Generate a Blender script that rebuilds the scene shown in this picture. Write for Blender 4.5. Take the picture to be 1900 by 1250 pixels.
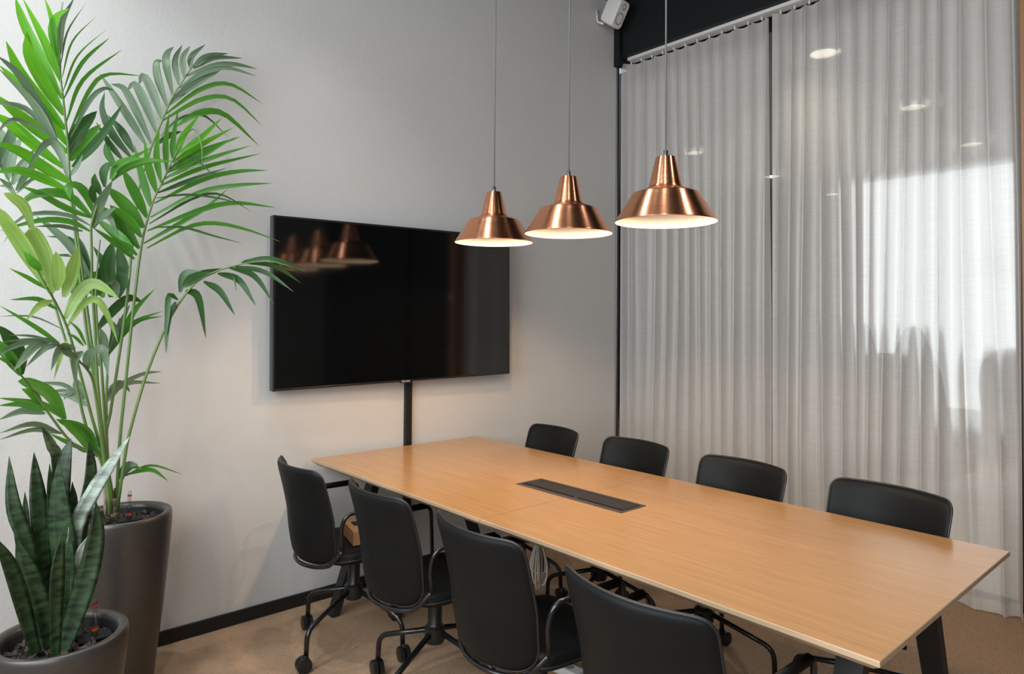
import bpy, bmesh, math, random
from mathutils import Vector, Matrix, noise
random.seed(7)
for o in list(bpy.data.objects): bpy.data.objects.remove(o)
SC = bpy.context.scene; COL = SC.collection
V = Vector; PI = math.pi

# ------------------------------------------------------------------ camera
CAM = V((0, 0, 1.4596)); FPX = 1267.27; CU, CV = 950.0, 560.4
FW = V((0.665251, 0.74627, 0.022859)); RT = V((0.74632, -0.66554, 0.007982)); UP = V((-0.02117, -0.01175, 0.999707))
cd = bpy.data.cameras.new('camera'); cam = bpy.data.objects.new('camera', cd); COL.objects.link(cam)
cd.sensor_width = 36; cd.lens = 36 * FPX / 1900; cd.shift_y = -64.6 / 1900; cd.clip_start = .05
cam.matrix_world = Matrix(((RT.x, UP.x, -FW.x, CAM.x), (RT.y, UP.y, -FW.y, CAM.y), (RT.z, UP.z, -FW.z, CAM.z), (0, 0, 0, 1)))
SC.camera = cam

# ------------------------------------------------------------------ light and exposure
vs = SC.view_settings; vs.view_transform = 'Standard'; vs.look = 'None'; vs.gamma = 1; vs.exposure = 0; vs.use_curve_mapping = False
W = bpy.data.worlds.new('world'); SC.world = W; W.use_nodes = True
W.node_tree.nodes['Background'].inputs[0].default_value = (.75, .86, 1, 1); W.node_tree.nodes['Background'].inputs[1].default_value = .6
def area(name, loc, direction, sx, sy, power, col):
    l = bpy.data.lights.new(name, 'AREA'); l.shape = 'RECTANGLE'; l.size = sx; l.size_y = sy; l.energy = power; l.color = col
    o = bpy.data.objects.new(name, l); COL.objects.link(o); o.location = loc
    o.rotation_euler = V(direction).to_track_quat('-Z', 'Y').to_euler(); return o
area('window_daylight', (-1.12, 1.55, 2.12), (1, .0, -.05), 2.0, 2.2, 108, (.88, .95, 1))     # fill light at the added, unseen windows of the left wall
area('window_daylight', (-1.12, -.95, 2.12), (1, .0, -.05), 2.26, 2.2, 95, (.88, .95, 1))  # second added fill, also reflected in the copper shades
area('lounge_daylight', (8.6, 1.2, 1.7), (-1, 0, -.05), 4.2, 2.8, 75, (.9, .95, 1))         # daylight through the lounge window

# ------------------------------------------------------------------ materials
def nt(name):
    m = bpy.data.materials.new(name); m.use_nodes = True; t = m.node_tree
    return m, t, t.nodes['Principled BSDF']
def mat(name, col, rough=.5, metal=0, spec=.5, bump=None, var=0, vscale=5, **kw):
    m, t, b = nt(name)
    b.inputs['Base Color'].default_value = (*col, 1); b.inputs['Roughness'].default_value = rough
    b.inputs['Metallic'].default_value = metal; b.inputs['Specular IOR Level'].default_value = spec
    for k, v in kw.items(): b.inputs[k].default_value = v
    tc = t.nodes.new('ShaderNodeTexCoord')
    n = t.nodes.new('ShaderNodeTexNoise'); n.inputs['Scale'].default_value = vscale; n.inputs['Detail'].default_value = 4
    t.links.new(tc.outputs['Object'], n.inputs['Vector'])
    if var:
        r = t.nodes.new('ShaderNodeValToRGB'); r.color_ramp.elements[0].position = .3; r.color_ramp.elements[1].position = .7
        r.color_ramp.elements[0].color = (*[c * (1 - var) for c in col], 1); r.color_ramp.elements[1].color = (*[min(1, c * (1 + var)) for c in col], 1)
        t.links.new(n.outputs['Fac'], r.inputs[0]); t.links.new(r.outputs[0], b.inputs['Base Color'])
    if bump:
        n2 = t.nodes.new('ShaderNodeTexNoise'); n2.inputs['Scale'].default_value = bump[0]; n2.inputs['Detail'].default_value = 3
        t.links.new(tc.outputs['Object'], n2.inputs['Vector'])
        bp = t.nodes.new('ShaderNodeBump'); bp.inputs['Strength'].default_value = bump[1]; bp.inputs['Distance'].default_value = bump[2]
        t.links.new(n2.outputs['Fac'], bp.inputs['Height']); t.links.new(bp.outputs[0], b.inputs['Normal'])
    return m
def emis(name, col, s):
    m = bpy.data.materials.new(name); m.use_nodes = True; t = m.node_tree; t.nodes.clear()
    e = t.nodes.new('ShaderNodeEmission'); e.inputs[0].default_value = (*col, 1); e.inputs[1].default_value = s
    o = t.nodes.new('ShaderNodeOutputMaterial'); t.links.new(e.outputs[0], o.inputs[0]); return m
M = {}
M['wall'] = mat('grey_paint', (.56, .545, .525), .75, spec=.3, bump=(90, .35, .004), var=.015, vscale=3)
M['dark_wall'] = mat('charcoal_paint', (.0065, .0085, .009), .6, spec=.3, bump=(60, .1, .002))
M['plain_wall'] = mat('plain_paint', (.20, .195, .185), .8, spec=.2, var=.02)
M['black'] = mat('black_powder_coat', (.008, .008, .008), .38, spec=.5, bump=(400, .05, .001))
M['black_gloss'] = mat('black_satin_steel', (.008, .008, .009), .24, spec=.6, bump=(300, .02, .0005))
M['plastic'] = mat('black_plastic', (.010, .010, .011), .35, spec=.5, bump=(200, .03, .0005))
M['leather'] = mat('black_leather', (.006, .0065, .0065), .50, spec=.15, bump=(260, .22, .0012), var=.12, vscale=8)
M['seam'] = mat('black_leather_piping', (.012, .011, .011), .42, spec=.5, bump=(300, .2, .001))
M['cable_duct'] = mat('black_duct', (.010, .010, .010), .45, spec=.4, bump=(100, .02, .0005))
M['white_plastic'] = mat('white_plastic', (.70, .69, .66), .4, spec=.4, var=.02)
M['cone'] = mat('grey_cone', (.30, .27, .25), .55, spec=.3, var=.05)
M['white_enamel'] = mat('white_enamel', (.80, .77, .72), .5, spec=.3, var=.01)
M['rail'] = mat('white_rail', (.66, .65, .64), .4, spec=.4, var=.02)
M['steel'] = mat('grey_steel', (.30, .30, .31), .3, 1, var=.03)
M['alu'] = mat('aluminium_profile', (.45, .46, .48), .35, 1, var=.03)
M['cord'] = mat('grey_cord', (.16, .16, .17), .5, bump=(500, .2, .0005))
M['white_cable'] = mat('white_cable', (.52, .48, .43), .5, var=.04)
M['carton'] = mat('brown_cardboard', (.40, .20, .085), .8, spec=.2, var=.06, vscale=20)
M['label'] = mat('black_print', (.012, .011, .010), .5)
M['pot'] = mat('charcoal_lacquer', (.072, .065, .060), .35, spec=.5, metal=.5, bump=(500, .12, .0006), var=.06, vscale=30)
M['liner'] = mat('black_liner', (.008, .008, .009), .6, spec=.2)
M['bark'] = mat('bark_chip', (.045, .037, .032), .75, spec=.3, var=.55, vscale=18, bump=(120, .5, .004))
M['soil'] = mat('potting_soil', (.02, .014, .010), .95, bump=(80, .8, .01), var=.3, vscale=40)
M['trunk'] = mat('palm_trunk', (.22, .17, .12), .8, bump=(60, .8, .006), var=.35, vscale=25)
M['red'] = mat('red_float', (.65, .07, .02), .4, var=.02)
M['table_leg'] = mat('black_table_steel', (.016, .015, .015), .5, spec=.4, bump=(400, .06, .001))
M['lid'] = mat('bronze_anodised', (.040, .030, .025), .45, metal=.4, bump=(500, .05, .0005), var=.05, vscale=40)
M['lidframe'] = mat('bronze_frame', (.11, .088, .075), .42, metal=.6, var=.05, vscale=40)
M['tv_frame'] = mat('tv_frame', (.012, .013, .014), .3, spec=.5, bump=(300, .02, .0005))
M['tv_edge'] = mat('tv_side', (.045, .05, .055), .4, spec=.5, bump=(300, .02, .0005))
M['logo'] = mat('silver_print', (.62, .57, .53), .35, .3, var=.02)
M['lounge_floor'] = mat('lounge_oak', (.30, .20, .125), .45, var=.15, vscale=4)
M['lounge_wall'] = mat('lounge_wall', (.15, .13, .12), .8, var=.05)
M['lounge_ceiling'] = mat('lounge_ceiling', (.16, .145, .135), .8, var=.03)
M['lounge_seat'] = mat('dark_upholstery', (.018, .018, .020), .85, spec=.2, bump=(200, .3, .002))
M['daylight'] = emis('window_sky', (.93, .97, 1), 1.0)
M['down'] = emis('downlight_lens', (1, .90, .76), 2.4)
M['spot'] = emis('added_spot_lens', (1, .95, .88), 12)  # glowing lens of the added ceiling spots
M['bulb'] = emis('bulb_glow', (1, .76, .52), 4.5)

def screen_mat():
    m = mat('tv_glass', (.0025, .0026, .0028), .07, spec=.85)
    m.node_tree.nodes['Principled BSDF'].inputs['Coat Weight'].default_value = .0
    return m
M['screen'] = screen_mat()

def copper_mat():
    m, t, b = nt('brushed_copper')
    b.inputs['Base Color'].default_value = (.95, .42, .22, 1); b.inputs['Metallic'].default_value = 1
    b.inputs['Roughness'].default_value = .30; b.inputs['Anisotropic'].default_value = .85; b.inputs['Anisotropic Rotation'].default_value = .25
    tg = t.nodes.new('ShaderNodeTangent'); tg.direction_type = 'RADIAL'; tg.axis = 'Z'; t.links.new(tg.outputs[0], b.inputs['Tangent'])
    tc = t.nodes.new('ShaderNodeTexCoord'); mp = t.nodes.new('ShaderNodeMapping'); mp.inputs['Scale'].default_value = (6, 6, 400)
    n = t.nodes.new('ShaderNodeTexNoise'); n.inputs['Scale'].default_value = 1
    t.links.new(tc.outputs['Object'], mp.inputs[0]); t.links.new(mp.outputs[0], n.inputs['Vector'])
    mr = t.nodes.new('ShaderNodeMapRange'); mr.inputs['To Min'].default_value = .24; mr.inputs['To Max'].default_value = .34
    t.links.new(n.outputs['Fac'], mr.inputs[0]); t.links.new(mr.outputs[0], b.inputs['Roughness'])
    return m
M['copper'] = copper_mat()

def oak_mat(name, c0, c1, rough, sc=(75, 1.6, 75), spec=.5):
    m, t, b = nt(name); b.inputs['Roughness'].default_value = rough; b.inputs['Specular IOR Level'].default_value = spec
    tc = t.nodes.new('ShaderNodeTexCoord')
    def nz(scale, det, dist=0):
        mp = t.nodes.new('ShaderNodeMapping'); mp.inputs['Scale'].default_value = scale
        n = t.nodes.new('ShaderNodeTexNoise'); n.inputs['Scale'].default_value = 1; n.inputs['Detail'].default_value = det; n.inputs['Distortion'].default_value = dist
        t.links.new(tc.outputs['Object'], mp.inputs[0]); t.links.new(mp.outputs[0], n.inputs['Vector']); return n
    a = nz(sc, 5, .4); f = nz(tuple(k * 7 if k > 5 else k * 4 for k in sc), 2)
    r = t.nodes.new('ShaderNodeValToRGB'); r.color_ramp.elements[0].position = .32; r.color_ramp.elements[1].position = .68
    r.color_ramp.elements[0].color = (*c0, 1); r.color_ramp.elements[1].color = (*c1, 1)
    t.links.new(a.outputs['Fac'], r.inputs[0])
    mx = t.nodes.new('ShaderNodeMix'); mx.data_type = 'RGBA'; mx.blend_type = 'MULTIPLY'; mx.inputs[0].default_value = 1
    r2 = t.nodes.new('ShaderNodeValToRGB'); r2.color_ramp.elements[0].position = .35; r2.color_ramp.elements[1].position = .6
    r2.color_ramp.elements[0].color = (.84, .82, .80, 1); r2.color_ramp.elements[1].color = (1, 1, 1, 1)
    t.links.new(f.outputs['Fac'], r2.inputs[0]); t.links.new(r.outputs[0], mx.inputs[6]); t.links.new(r2.outputs[0], mx.inputs[7])
    t.links.new(mx.outputs[2], b.inputs['Base Color']); return m
M['oak'] = oak_mat('oak_veneer', (.435, .225, .084), (.485, .258, .104), .21)
M['ply'] = oak_mat('birch_ply_edge', (.45, .31, .19), (.53, .39, .26), .5)
M['oak_post'] = oak_mat('oak_post', (.30, .13, .05), (.38, .18, .075), .45, (30, 30, 1.2))

def carpet_mat():
    m, t, b = nt('ribbed_carpet'); b.inputs['Roughness'].default_value = .95; b.inputs['Specular IOR Level'].default_value = .1
    tc = t.nodes.new('ShaderNodeTexCoord')
    def nz(scale, det):
        mp = t.nodes.new('ShaderNodeMapping'); mp.inputs['Scale'].default_value = scale
        n = t.nodes.new('ShaderNodeTexNoise'); n.inputs['Scale'].default_value = 1; n.inputs['Detail'].default_value = det
        t.links.new(tc.outputs['Object'], mp.inputs[0]); t.links.new(mp.outputs[0], n.inputs['Vector']); return n
    w = t.nodes.new('ShaderNodeTexWave'); w.bands_direction = 'Y'; w.inputs['Scale'].default_value = 48; w.inputs['Distortion'].default_value = .8; w.inputs['Detail'].default_value = 1
    t.links.new(tc.outputs['Object'], w.inputs['Vector'])
    a = nz((90, 330, 1), 3); g = nz((330, 330, 1), 2); l = nz((26, 170, 1), 2)
    r = t.nodes.new('ShaderNodeValToRGB'); r.color_ramp.elements[0].position = .3; r.color_ramp.elements[1].position = .7
    r.color_ramp.elements[0].color = (.31, .20, .122, 1); r.color_ramp.elements[1].color = (.54, .365, .235, 1)
    ad = t.nodes.new('ShaderNodeMix'); ad.inputs[0].default_value = .5
    t.links.new(a.outputs['Fac'], ad.inputs[2]); t.links.new(g.outputs['Fac'], ad.inputs[3]); t.links.new(ad.outputs[0], r.inputs[0])
    dk = t.nodes.new('ShaderNodeValToRGB'); dk.color_ramp.elements[0].position = .34; dk.color_ramp.elements[1].position = .44
    dk.color_ramp.elements[0].color = (.80, .775, .75, 1); dk.color_ramp.elements[1].color = (1, 1, 1, 1)
    t.links.new(l.outputs['Fac'], dk.inputs[0])
    mx = t.nodes.new('ShaderNodeMix'); mx.data_type = 'RGBA'; mx.blend_type = 'MULTIPLY'; mx.inputs[0].default_value = 1
    t.links.new(r.outputs[0], mx.inputs[6]); t.links.new(dk.outputs[0], mx.inputs[7])
    rb = t.nodes.new('ShaderNodeMapRange'); rb.inputs['To Min'].default_value = .74; rb.inputs['To Max'].default_value = 1.12; t.links.new(w.outputs['Fac'], rb.inputs[0])
    m2 = t.nodes.new('ShaderNodeMix'); m2.data_type = 'RGBA'; m2.blend_type = 'MULTIPLY'; m2.inputs[0].default_value = 1
    t.links.new(mx.outputs[2], m2.inputs[6]); t.links.new(rb.outputs[0], m2.inputs[7]); t.links.new(m2.outputs[2], b.inputs['Base Color'])
    bp = t.nodes.new('ShaderNodeBump'); bp.inputs['Strength'].default_value = .5; bp.inputs['Distance'].default_value = .004
    t.links.new(w.outputs['Fac'], bp.inputs['Height']); t.links.new(bp.outputs[0], b.inputs['Normal']); return m
M['carpet'] = carpet_mat()

def curtain_mat():
    m = bpy.data.materials.new('sheer_curtain'); m.use_nodes = True; t = m.node_tree; t.nodes.clear(); N = t.nodes.new; L = t.links.new
    tc = N('ShaderNodeTexCoord')
    def nz(scale, det):
        mp = N('ShaderNodeMapping'); mp.inputs['Scale'].default_value = scale
        n = N('ShaderNodeTexNoise'); n.inputs['Scale'].default_value = 1; n.inputs['Detail'].default_value = det
        L(tc.outputs['Object'], mp.inputs[0]); L(mp.outputs[0], n.inputs['Vector']); return n
    h = nz((30, 6, 260), 2); v = nz((40, 420, 3), 2)
    mxf = N('ShaderNodeMix'); mxf.inputs[0].default_value = .5; L(h.outputs['Fac'], mxf.inputs[2]); L(v.outputs['Fac'], mxf.inputs[3])
    r = N('ShaderNodeValToRGB'); r.color_ramp.elements[0].position = .35; r.color_ramp.elements[1].position = .65
    r.color_ramp.elements[0].color = (.745, .70, .66, 1); r.color_ramp.elements[1].color = (.89, .85, .81, 1); L(mxf.outputs[0], r.inputs[0])
    bp = N('ShaderNodeBump'); bp.inputs['Strength'].default_value = .25; bp.inputs['Distance'].default_value = .002; L(mxf.outputs[0], bp.inputs['Height'])
    p = N('ShaderNodeBsdfPrincipled'); p.inputs['Roughness'].default_value = .34; p.inputs['Specular IOR Level'].default_value = .75
    p.inputs['Sheen Weight'].default_value = .3; p.inputs['Sheen Roughness'].default_value = .4
    L(r.outputs[0], p.inputs['Base Color']); L(bp.outputs[0], p.inputs['Normal'])
    tl = N('ShaderNodeBsdfTranslucent'); L(r.outputs[0], tl.inputs['Color'])
    a = N('ShaderNodeMixShader'); a.inputs[0].default_value = .34; L(p.outputs[0], a.inputs[1]); L(tl.outputs[0], a.inputs[2])
    tr = N('ShaderNodeBsdfTransparent'); tr.inputs[0].default_value = (1, .97, .94, 1)
    rf = N('ShaderNodeBsdfRefraction'); rf.inputs['IOR'].default_value = 1.045; rf.inputs['Roughness'].default_value = .5
    tm = N('ShaderNodeMixShader'); tm.inputs[0].default_value = .5; L(tr.outputs[0], tm.inputs[1]); L(rf.outputs[0], tm.inputs[2])
    b = N('ShaderNodeMixShader'); b.inputs[0].default_value = .30; L(a.outputs[0], b.inputs[1]); L(tm.outputs[0], b.inputs[2])
    o = N('ShaderNodeOutputMaterial'); L(b.outputs[0], o.inputs[0]); return m
M['curtain'] = curtain_mat()

def glass_mat(name, col=(1, 1, 1), refl=.06):
    m = bpy.data.materials.new(name); m.use_nodes = True; t = m.node_tree; t.nodes.clear(); N = t.nodes.new; L = t.links.new
    tr = N('ShaderNodeBsdfTransparent'); tr.inputs[0].default_value = (*col, 1)
    g = N('ShaderNodeBsdfGlossy'); g.inputs['Roughness'].default_value = .02
    a = N('ShaderNodeMixShader'); a.inputs[0].default_value = refl; L(tr.outputs[0], a.inputs[1]); L(g.outputs[0], a.inputs[2])
    o = N('ShaderNodeOutputMaterial'); L(a.outputs[0], o.inputs[0]); return m
M['glass'] = glass_mat('partition_glass', (.96, .98, .97), .05)
M['tube'] = glass_mat('clear_tube', (.9, .92, .92), .16)

def leaf_mat(name, col, trans, tcol, rough=.38, spec=.5, band=None):
    m, t, b = nt(name); N = t.nodes.new; L = t.links.new
    b.inputs['Roughness'].default_value = rough; b.inputs['Specular IOR Level'].default_value = spec
    tc = N('ShaderNodeTexCoord')
    mp = N('ShaderNodeMapping'); mp.inputs['Scale'].default_value = band or (5.5, .9, 1)
    n = N('ShaderNodeTexNoise'); n.inputs['Scale'].default_value = 1; n.inputs['Detail'].default_value = 3
    L(tc.outputs['Object' if band else 'UV'], mp.inputs[0]); L(mp.outputs[0], n.inputs['Vector'])
    if not band:
        bp = N('ShaderNodeBump'); bp.inputs['Strength'].default_value = .35; bp.inputs['Distance'].default_value = .002; L(n.outputs['Fac'], bp.inputs['Height']); L(bp.outputs[0], b.inputs['Normal'])
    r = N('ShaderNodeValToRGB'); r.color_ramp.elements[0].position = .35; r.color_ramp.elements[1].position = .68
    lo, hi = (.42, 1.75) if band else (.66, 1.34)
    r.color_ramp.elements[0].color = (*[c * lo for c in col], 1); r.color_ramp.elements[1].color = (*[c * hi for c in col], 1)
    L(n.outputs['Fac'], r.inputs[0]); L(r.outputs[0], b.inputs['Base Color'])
    tl = N('ShaderNodeBsdfTranslucent'); tl.inputs[0].default_value = (*tcol, 1)
    a = N('ShaderNodeMixShader'); a.inputs[0].default_value = trans; L(b.outputs[0], a.inputs[1]); L(tl.outputs[0], a.inputs[2])
    L(a.outputs[0], t.nodes['Material Output'].inputs[0]); return m
M['leaf_backlit'] = leaf_mat('palm_leaf_backlit', (.085, .30, .022), .45, (.20, .62, .03))  # backlight partly put into the brighter leaf colour, partly left to translucency
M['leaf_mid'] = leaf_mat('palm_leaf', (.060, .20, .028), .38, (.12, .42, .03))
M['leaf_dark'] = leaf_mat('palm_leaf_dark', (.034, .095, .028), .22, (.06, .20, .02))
M['leaf_grey'] = leaf_mat('palm_leaf_grey', (.135, .20, .125), .22, (.15, .30, .10), .42)  # greyer green than the other leaf tones
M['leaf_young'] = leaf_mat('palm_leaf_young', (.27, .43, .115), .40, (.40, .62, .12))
M['stem'] = leaf_mat('palm_stem', (.125, .22, .060), .05, (.2, .4, .1), .4)
M['snake'] = leaf_mat('snake_leaf', (.019, .040, .015), .03, (.1, .2, .05), .42, .35, (26, 26, 70))
M['snake_pale'] = leaf_mat('snake_leaf_pale', (.19, .235, .185), .04, (.2, .3, .2), .4, .5, (14, 14, 40))

# ------------------------------------------------------------------ geometry helpers
def link(name, me, parent=None):
    o = bpy.data.objects.new(name, me); COL.objects.link(o)
    if parent: o.parent = parent
    return o
def empty(name, loc=(0, 0, 0), rz=0):
    o = link(name, None); o.empty_display_size = .1; o.location = loc; o.rotation_euler = (0, 0, rz); return o
def tag(o, label, cat=None, group=None, kind=None):
    if label: o['label'] = label
    if cat: o['category'] = cat
    if group: o['group'] = group
    if kind: o['kind'] = kind
    return o
class MB:
    def __init__(s): s.v = []; s.f = []; s.m = []
    def add(s, vs, fs, mi=0):
        k = len(s.v); s.v += [V(p) for p in vs]; s.f += [tuple(i + k for i in f) for f in fs]; s.m += [mi] * len(fs); return s
    def box(s, lo, hi, ch=0, mi=0, mtx=None):
        bm = bmesh.new(); bmesh.ops.create_cube(bm, size=1)
        lo, hi = V(lo), V(hi); c = (lo + hi) / 2; d = hi - lo
        for v in bm.verts: v.co = V((v.co.x * d.x, v.co.y * d.y, v.co.z * d.z)) + c
        if ch: bmesh.ops.bevel(bm, geom=bm.edges[:], offset=ch, segments=2, affect='EDGES', profile=.5)
        bm.verts.index_update()
        s.add([(mtx @ v.co) if mtx else v.co.copy() for v in bm.verts], [[v.index for v in f.verts] for f in bm.faces], mi); bm.free(); return s
    def tube(s, pts, r, n=8, closed=False, mi=0, caps=True):
        pts = [V(p) for p in pts]; k = len(pts); rs = r if isinstance(r, (list, tuple)) else [r] * k
        T = []
        for i in range(k):
            a = pts[(i - 1) % k] if (closed or i) else pts[0]; b = pts[(i + 1) % k] if (closed or i < k - 1) else pts[-1]
            d = b - a; T.append(d.normalized() if d.length > 1e-9 else V((0, 0, 1)))
        u = T[0].orthogonal().normalized(); vs = []
        for i in range(k):
            if i: u = (u - T[i] * u.dot(T[i])); u = u.normalized() if u.length > 1e-6 else T[i].orthogonal().normalized()
            w = T[i].cross(u)
            for j in range(n):
                a = 2 * PI * j / n; vs.append(pts[i] + (u * math.cos(a) + w * math.sin(a)) * rs[i])
        fs = []
        for i in range(k if closed else k - 1):
            for j in range(n):
                a, b = i * n + j, i * n + (j + 1) % n; c = (i + 1) % k * n
                fs.append((a, b, c + (j + 1) % n, c + j))
        if caps and not closed: fs += [tuple(range(n))[::-1], tuple((k - 1) * n + j for j in range(n))]
        return s.add(vs, fs, mi)
    def lathe(s, prof, n=48, c=(0, 0, 0), mi=0, caps=(False, False)):
        c = V(c); vs = []; fs = []; k = len(prof)
        for r, z in prof:
            for j in range(n): a = 2 * PI * j / n; vs.append(c + V((r * math.cos(a), r * math.sin(a), z)))
        for i in range(k - 1):
            for j in range(n): fs.append((i * n + j, i * n + (j + 1) % n, (i + 1) * n + (j + 1) % n, (i + 1) * n + j))
        if caps[0]: fs.append(tuple(range(n))[::-1])
        if caps[1]: fs.append(tuple((k - 1) * n + j for j in range(n)))
        return s.add(vs, fs, mi)
    def cyl(s, a, b, r, n=16, mi=0): return s.tube([a, b], r, n, mi=mi)
    def build(s, name, mats, parent=None, smooth=False, org=(0, 0, 0), sharp=None, uv=None):
        me = bpy.data.meshes.new(name); org = V(org)
        me.from_pydata([p - org for p in s.v], [], s.f)
        for m in (mats if isinstance(mats, list) else [mats]): me.materials.append(m)
        if uv:
            ul = me.uv_layers.new(name='UVMap'); ul.data.foreach_set('uv', [c for f in s.f for i in f for c in uv[i]])
        if any(s.m): me.polygons.foreach_set('material_index', s.m)
        me.update()
        if smooth: me.shade_smooth()
        if smooth and sharp: me.set_sharp_from_angle(angle=math.radians(sharp))
        return link(name, me, parent)
def spline(pts, n):
    P = [V(p) for p in pts]
    if len(P) == 2: return [P[0].lerp(P[1], i / n) for i in range(n + 1)]
    P = [P[0] * 2 - P[1]] + P + [P[-1] * 2 - P[-2]]; m = len(P) - 3; out = []
    for i in range(n + 1):
        t = i / n * m; k = min(int(t), m - 1); t -= k; a, b, c, d = P[k:k + 4]
        out.append(.5 * (2 * b + (c - a) * t + (2 * a - 5 * b + 4 * c - d) * t * t + (3 * b - a - 3 * c + d) * t ** 3))
    return out
def fillet(pts, r, n=5):
    P = [V(p) for p in pts]; out = [P[0]]
    for i in range(1, len(P) - 1):
        a = (P[i - 1] - P[i]); b = (P[i + 1] - P[i]); q = min(r, a.length * .49, b.length * .49)
        A = P[i] + a.normalized() * q; B = P[i] + b.normalized() * q
        for j in range(n + 1): t = j / n; out.append(A * (1 - t) ** 2 + P[i] * 2 * t * (1 - t) + B * t * t)
    return out + [P[-1]]
def struct(name, mb, m, label=None, **kw):
    o = mb.build(name, m, **kw); tag(o, label, None, None, 'structure'); return o
def wpt(u, v, Y):            # photo pixel -> point on the vertical plane Y metres along the table axis
    d = FW + RT * ((u - CU) / FPX) + UP * ((CV - v) / FPX); return CAM + d * (Y / d.y)

# ------------------------------------------------------------------ setting
YW = 3.307; CZ = 3.83; XL = -1.2; YF = -2.6; XC = 4.0
struct('floor', MB().box((XL - .1, YF - .1, -.08), (4.22, YW + .1, 0)), M['carpet'], 'tan ribbed carpet floor')
struct('wall_back', MB().box((XL - .1, YW, 0), (4.0, YW + .12, CZ)), M['wall'], 'light grey painted wall behind the television')
struct('ceiling', MB().box((XL - .1, YF - .1, CZ), (4.4, YW + .12, CZ + .1)), M['dark_wall'], 'black painted ceiling')
struct('wall_front', MB().box((XL - .1, YF - .1, 0), (4.4, YF, CZ)), M['plain_wall'])
wl = MB(); WY = ((.5, 2.6), (-2.15, .25))
for a, b in ((YF, -2.15), (.25, .5), (2.6, YW)): wl.box((XL - .12, a, 0), (XL, b, CZ))
for a, b in WY: wl.box((XL - .12, a, 0), (XL, b, .95)); wl.box((XL - .12, a, 3.3), (XL, b, CZ))
struct('wall_left', wl, M['wall'])
for wi, (ya, yb) in enumerate(WY):
    wf = MB()
    for a, b in (((ya, .95), (ya + .06, 3.3)), ((yb - .06, .95), (yb, 3.3)), ((ya + .06, .95), (yb - .06, 1.01)), ((ya + .06, 3.24), (yb - .06, 3.3))): wf.box((XL - .1, *a), (XL - .03, *b))
    win = struct('window_%d' % (1 if wi == 0 else 4), wf, M['white_plastic'])  # both left-wall windows are unseen, added to brighten the room
    MB().box((XL - .07, ya + .06, 1.01), (XL - .06, yb - .06, 3.24)).build('pane', M['glass'], win)
struct('baseboard_back', MB().box((XL, YW - .014, 0), (3.99, YW, .062), .002), M['cable_duct'], 'black skirting along the grey wall')
struct('baseboard_left', MB().box((XL, YF, 0), (XL + .014, YW - .014, .062), .002), M['cable_duct'])
# bulkhead over the curtain, dark return at the corner, glazed partition behind the curtain
struct('wall_right', MB().box((4.0, YF, 3.43), (4.4, YW + .12, CZ)), M['dark_wall'], 'black bulkhead above the curtain')
struct('trim_1', MB().box((3.955, YW - .05, 3.352), (4.0, YW, CZ), .002), M['dark_wall'])
struct('trim_2', MB().box((3.982, YW - .008, 0), (3.995, YW, 3.352)), M['alu'])
struct('trim_3', MB().box((3.995, YW - .012, 0), (4.006, YW + .1, 3.43)), M['black'])
g = MB()
for y in (3.24, 2.06, .86): g.box((4.22, y - .025, 0), (4.26, y + .025, 3.43))
g.box((4.22, .86, 0), (4.26, 3.3, .06)); g.box((4.22, .86, 3.37), (4.26, 3.3, 3.43))
pw = struct('window_2', g, M['black'], 'glazed partition behind the curtain')
for a, b in ((.885, 2.035), (2.085, 3.215)): MB().box((4.236, a, .06), (4.244, b, 3.37)).build('pane', M['glass'], pw)
post = MB().box((3.985, .70, 0), (4.24, .812, 3.43), .003)
struct('trim_4', post, M['oak_post'], 'oak door post at the curtain end')
dr = struct('door_1', MB().box((4.10, -.28, .01), (4.15, .70, 3.43)), M['dark_wall'])
MB().box((4.07, .56, 1.00), (4.10, .62, 1.22), .004).build('lock_plate', M['steel'], dr)
MB().tube(fillet([(4.085, .59, 1.12), (4.03, .59, 1.12), (4.03, .45, 1.12)], .02), .009).build('handle', M['steel'], dr, smooth=True)
MB().box((3.97, .735, 1.62), (3.985, .765, 1.70), .003).build('switch_plate', M['white_plastic'], bpy.data.objects['trim_4'])
struct('wall_right_front', MB().box((4.05, YF, 0), (4.22, -.28, 3.43)), M['dark_wall'])

# ceiling spots added, unseen above the frame, for copper streaks and wall brightness
for (x, y, pw), lb in zip(((.22, 2.62, 95), (1.35, 2.35, 60), (1.02, .85, 45), (.30, 1.45, 55), (2.75, .55, 50), (-.35, .35, 50)),
        ('added recessed black fill spotlight in the ceiling over the tall palm', 'added recessed black fill spotlight in the ceiling between the palm and the pendants', 'added recessed black fill spotlight in the ceiling before the table end', 'added recessed black fill spotlight in the ceiling over the snake plant side', 'added recessed black fill spotlight in the ceiling near the oak post', 'added recessed black fill spotlight in the ceiling near the added left wall windows')):
    r = empty('added_ceiling_spot', (x, y, CZ)); tag(r, lb, 'spotlight', 'added ceiling fill spotlights of the meeting room')
    MB().lathe([(.062, 0), (.062, -.008), (.052, -.010), (.046, -.002)], 24).build('trim_ring', M['black'], r, True)
    MB().lathe([(.047, -.003), (.0005, -.003)], 24).build('lens', M['spot'], r)
    l = bpy.data.lights.new('spotlight', 'SPOT'); l.energy = pw; l.spot_size = 1.75; l.spot_blend = .9; l.color = (.96, .97, 1); l.shadow_soft_size = .045
    lo = bpy.data.objects.new('spotlight', l); COL.objects.link(lo); lo.location = (x, y, CZ - .02)

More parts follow.
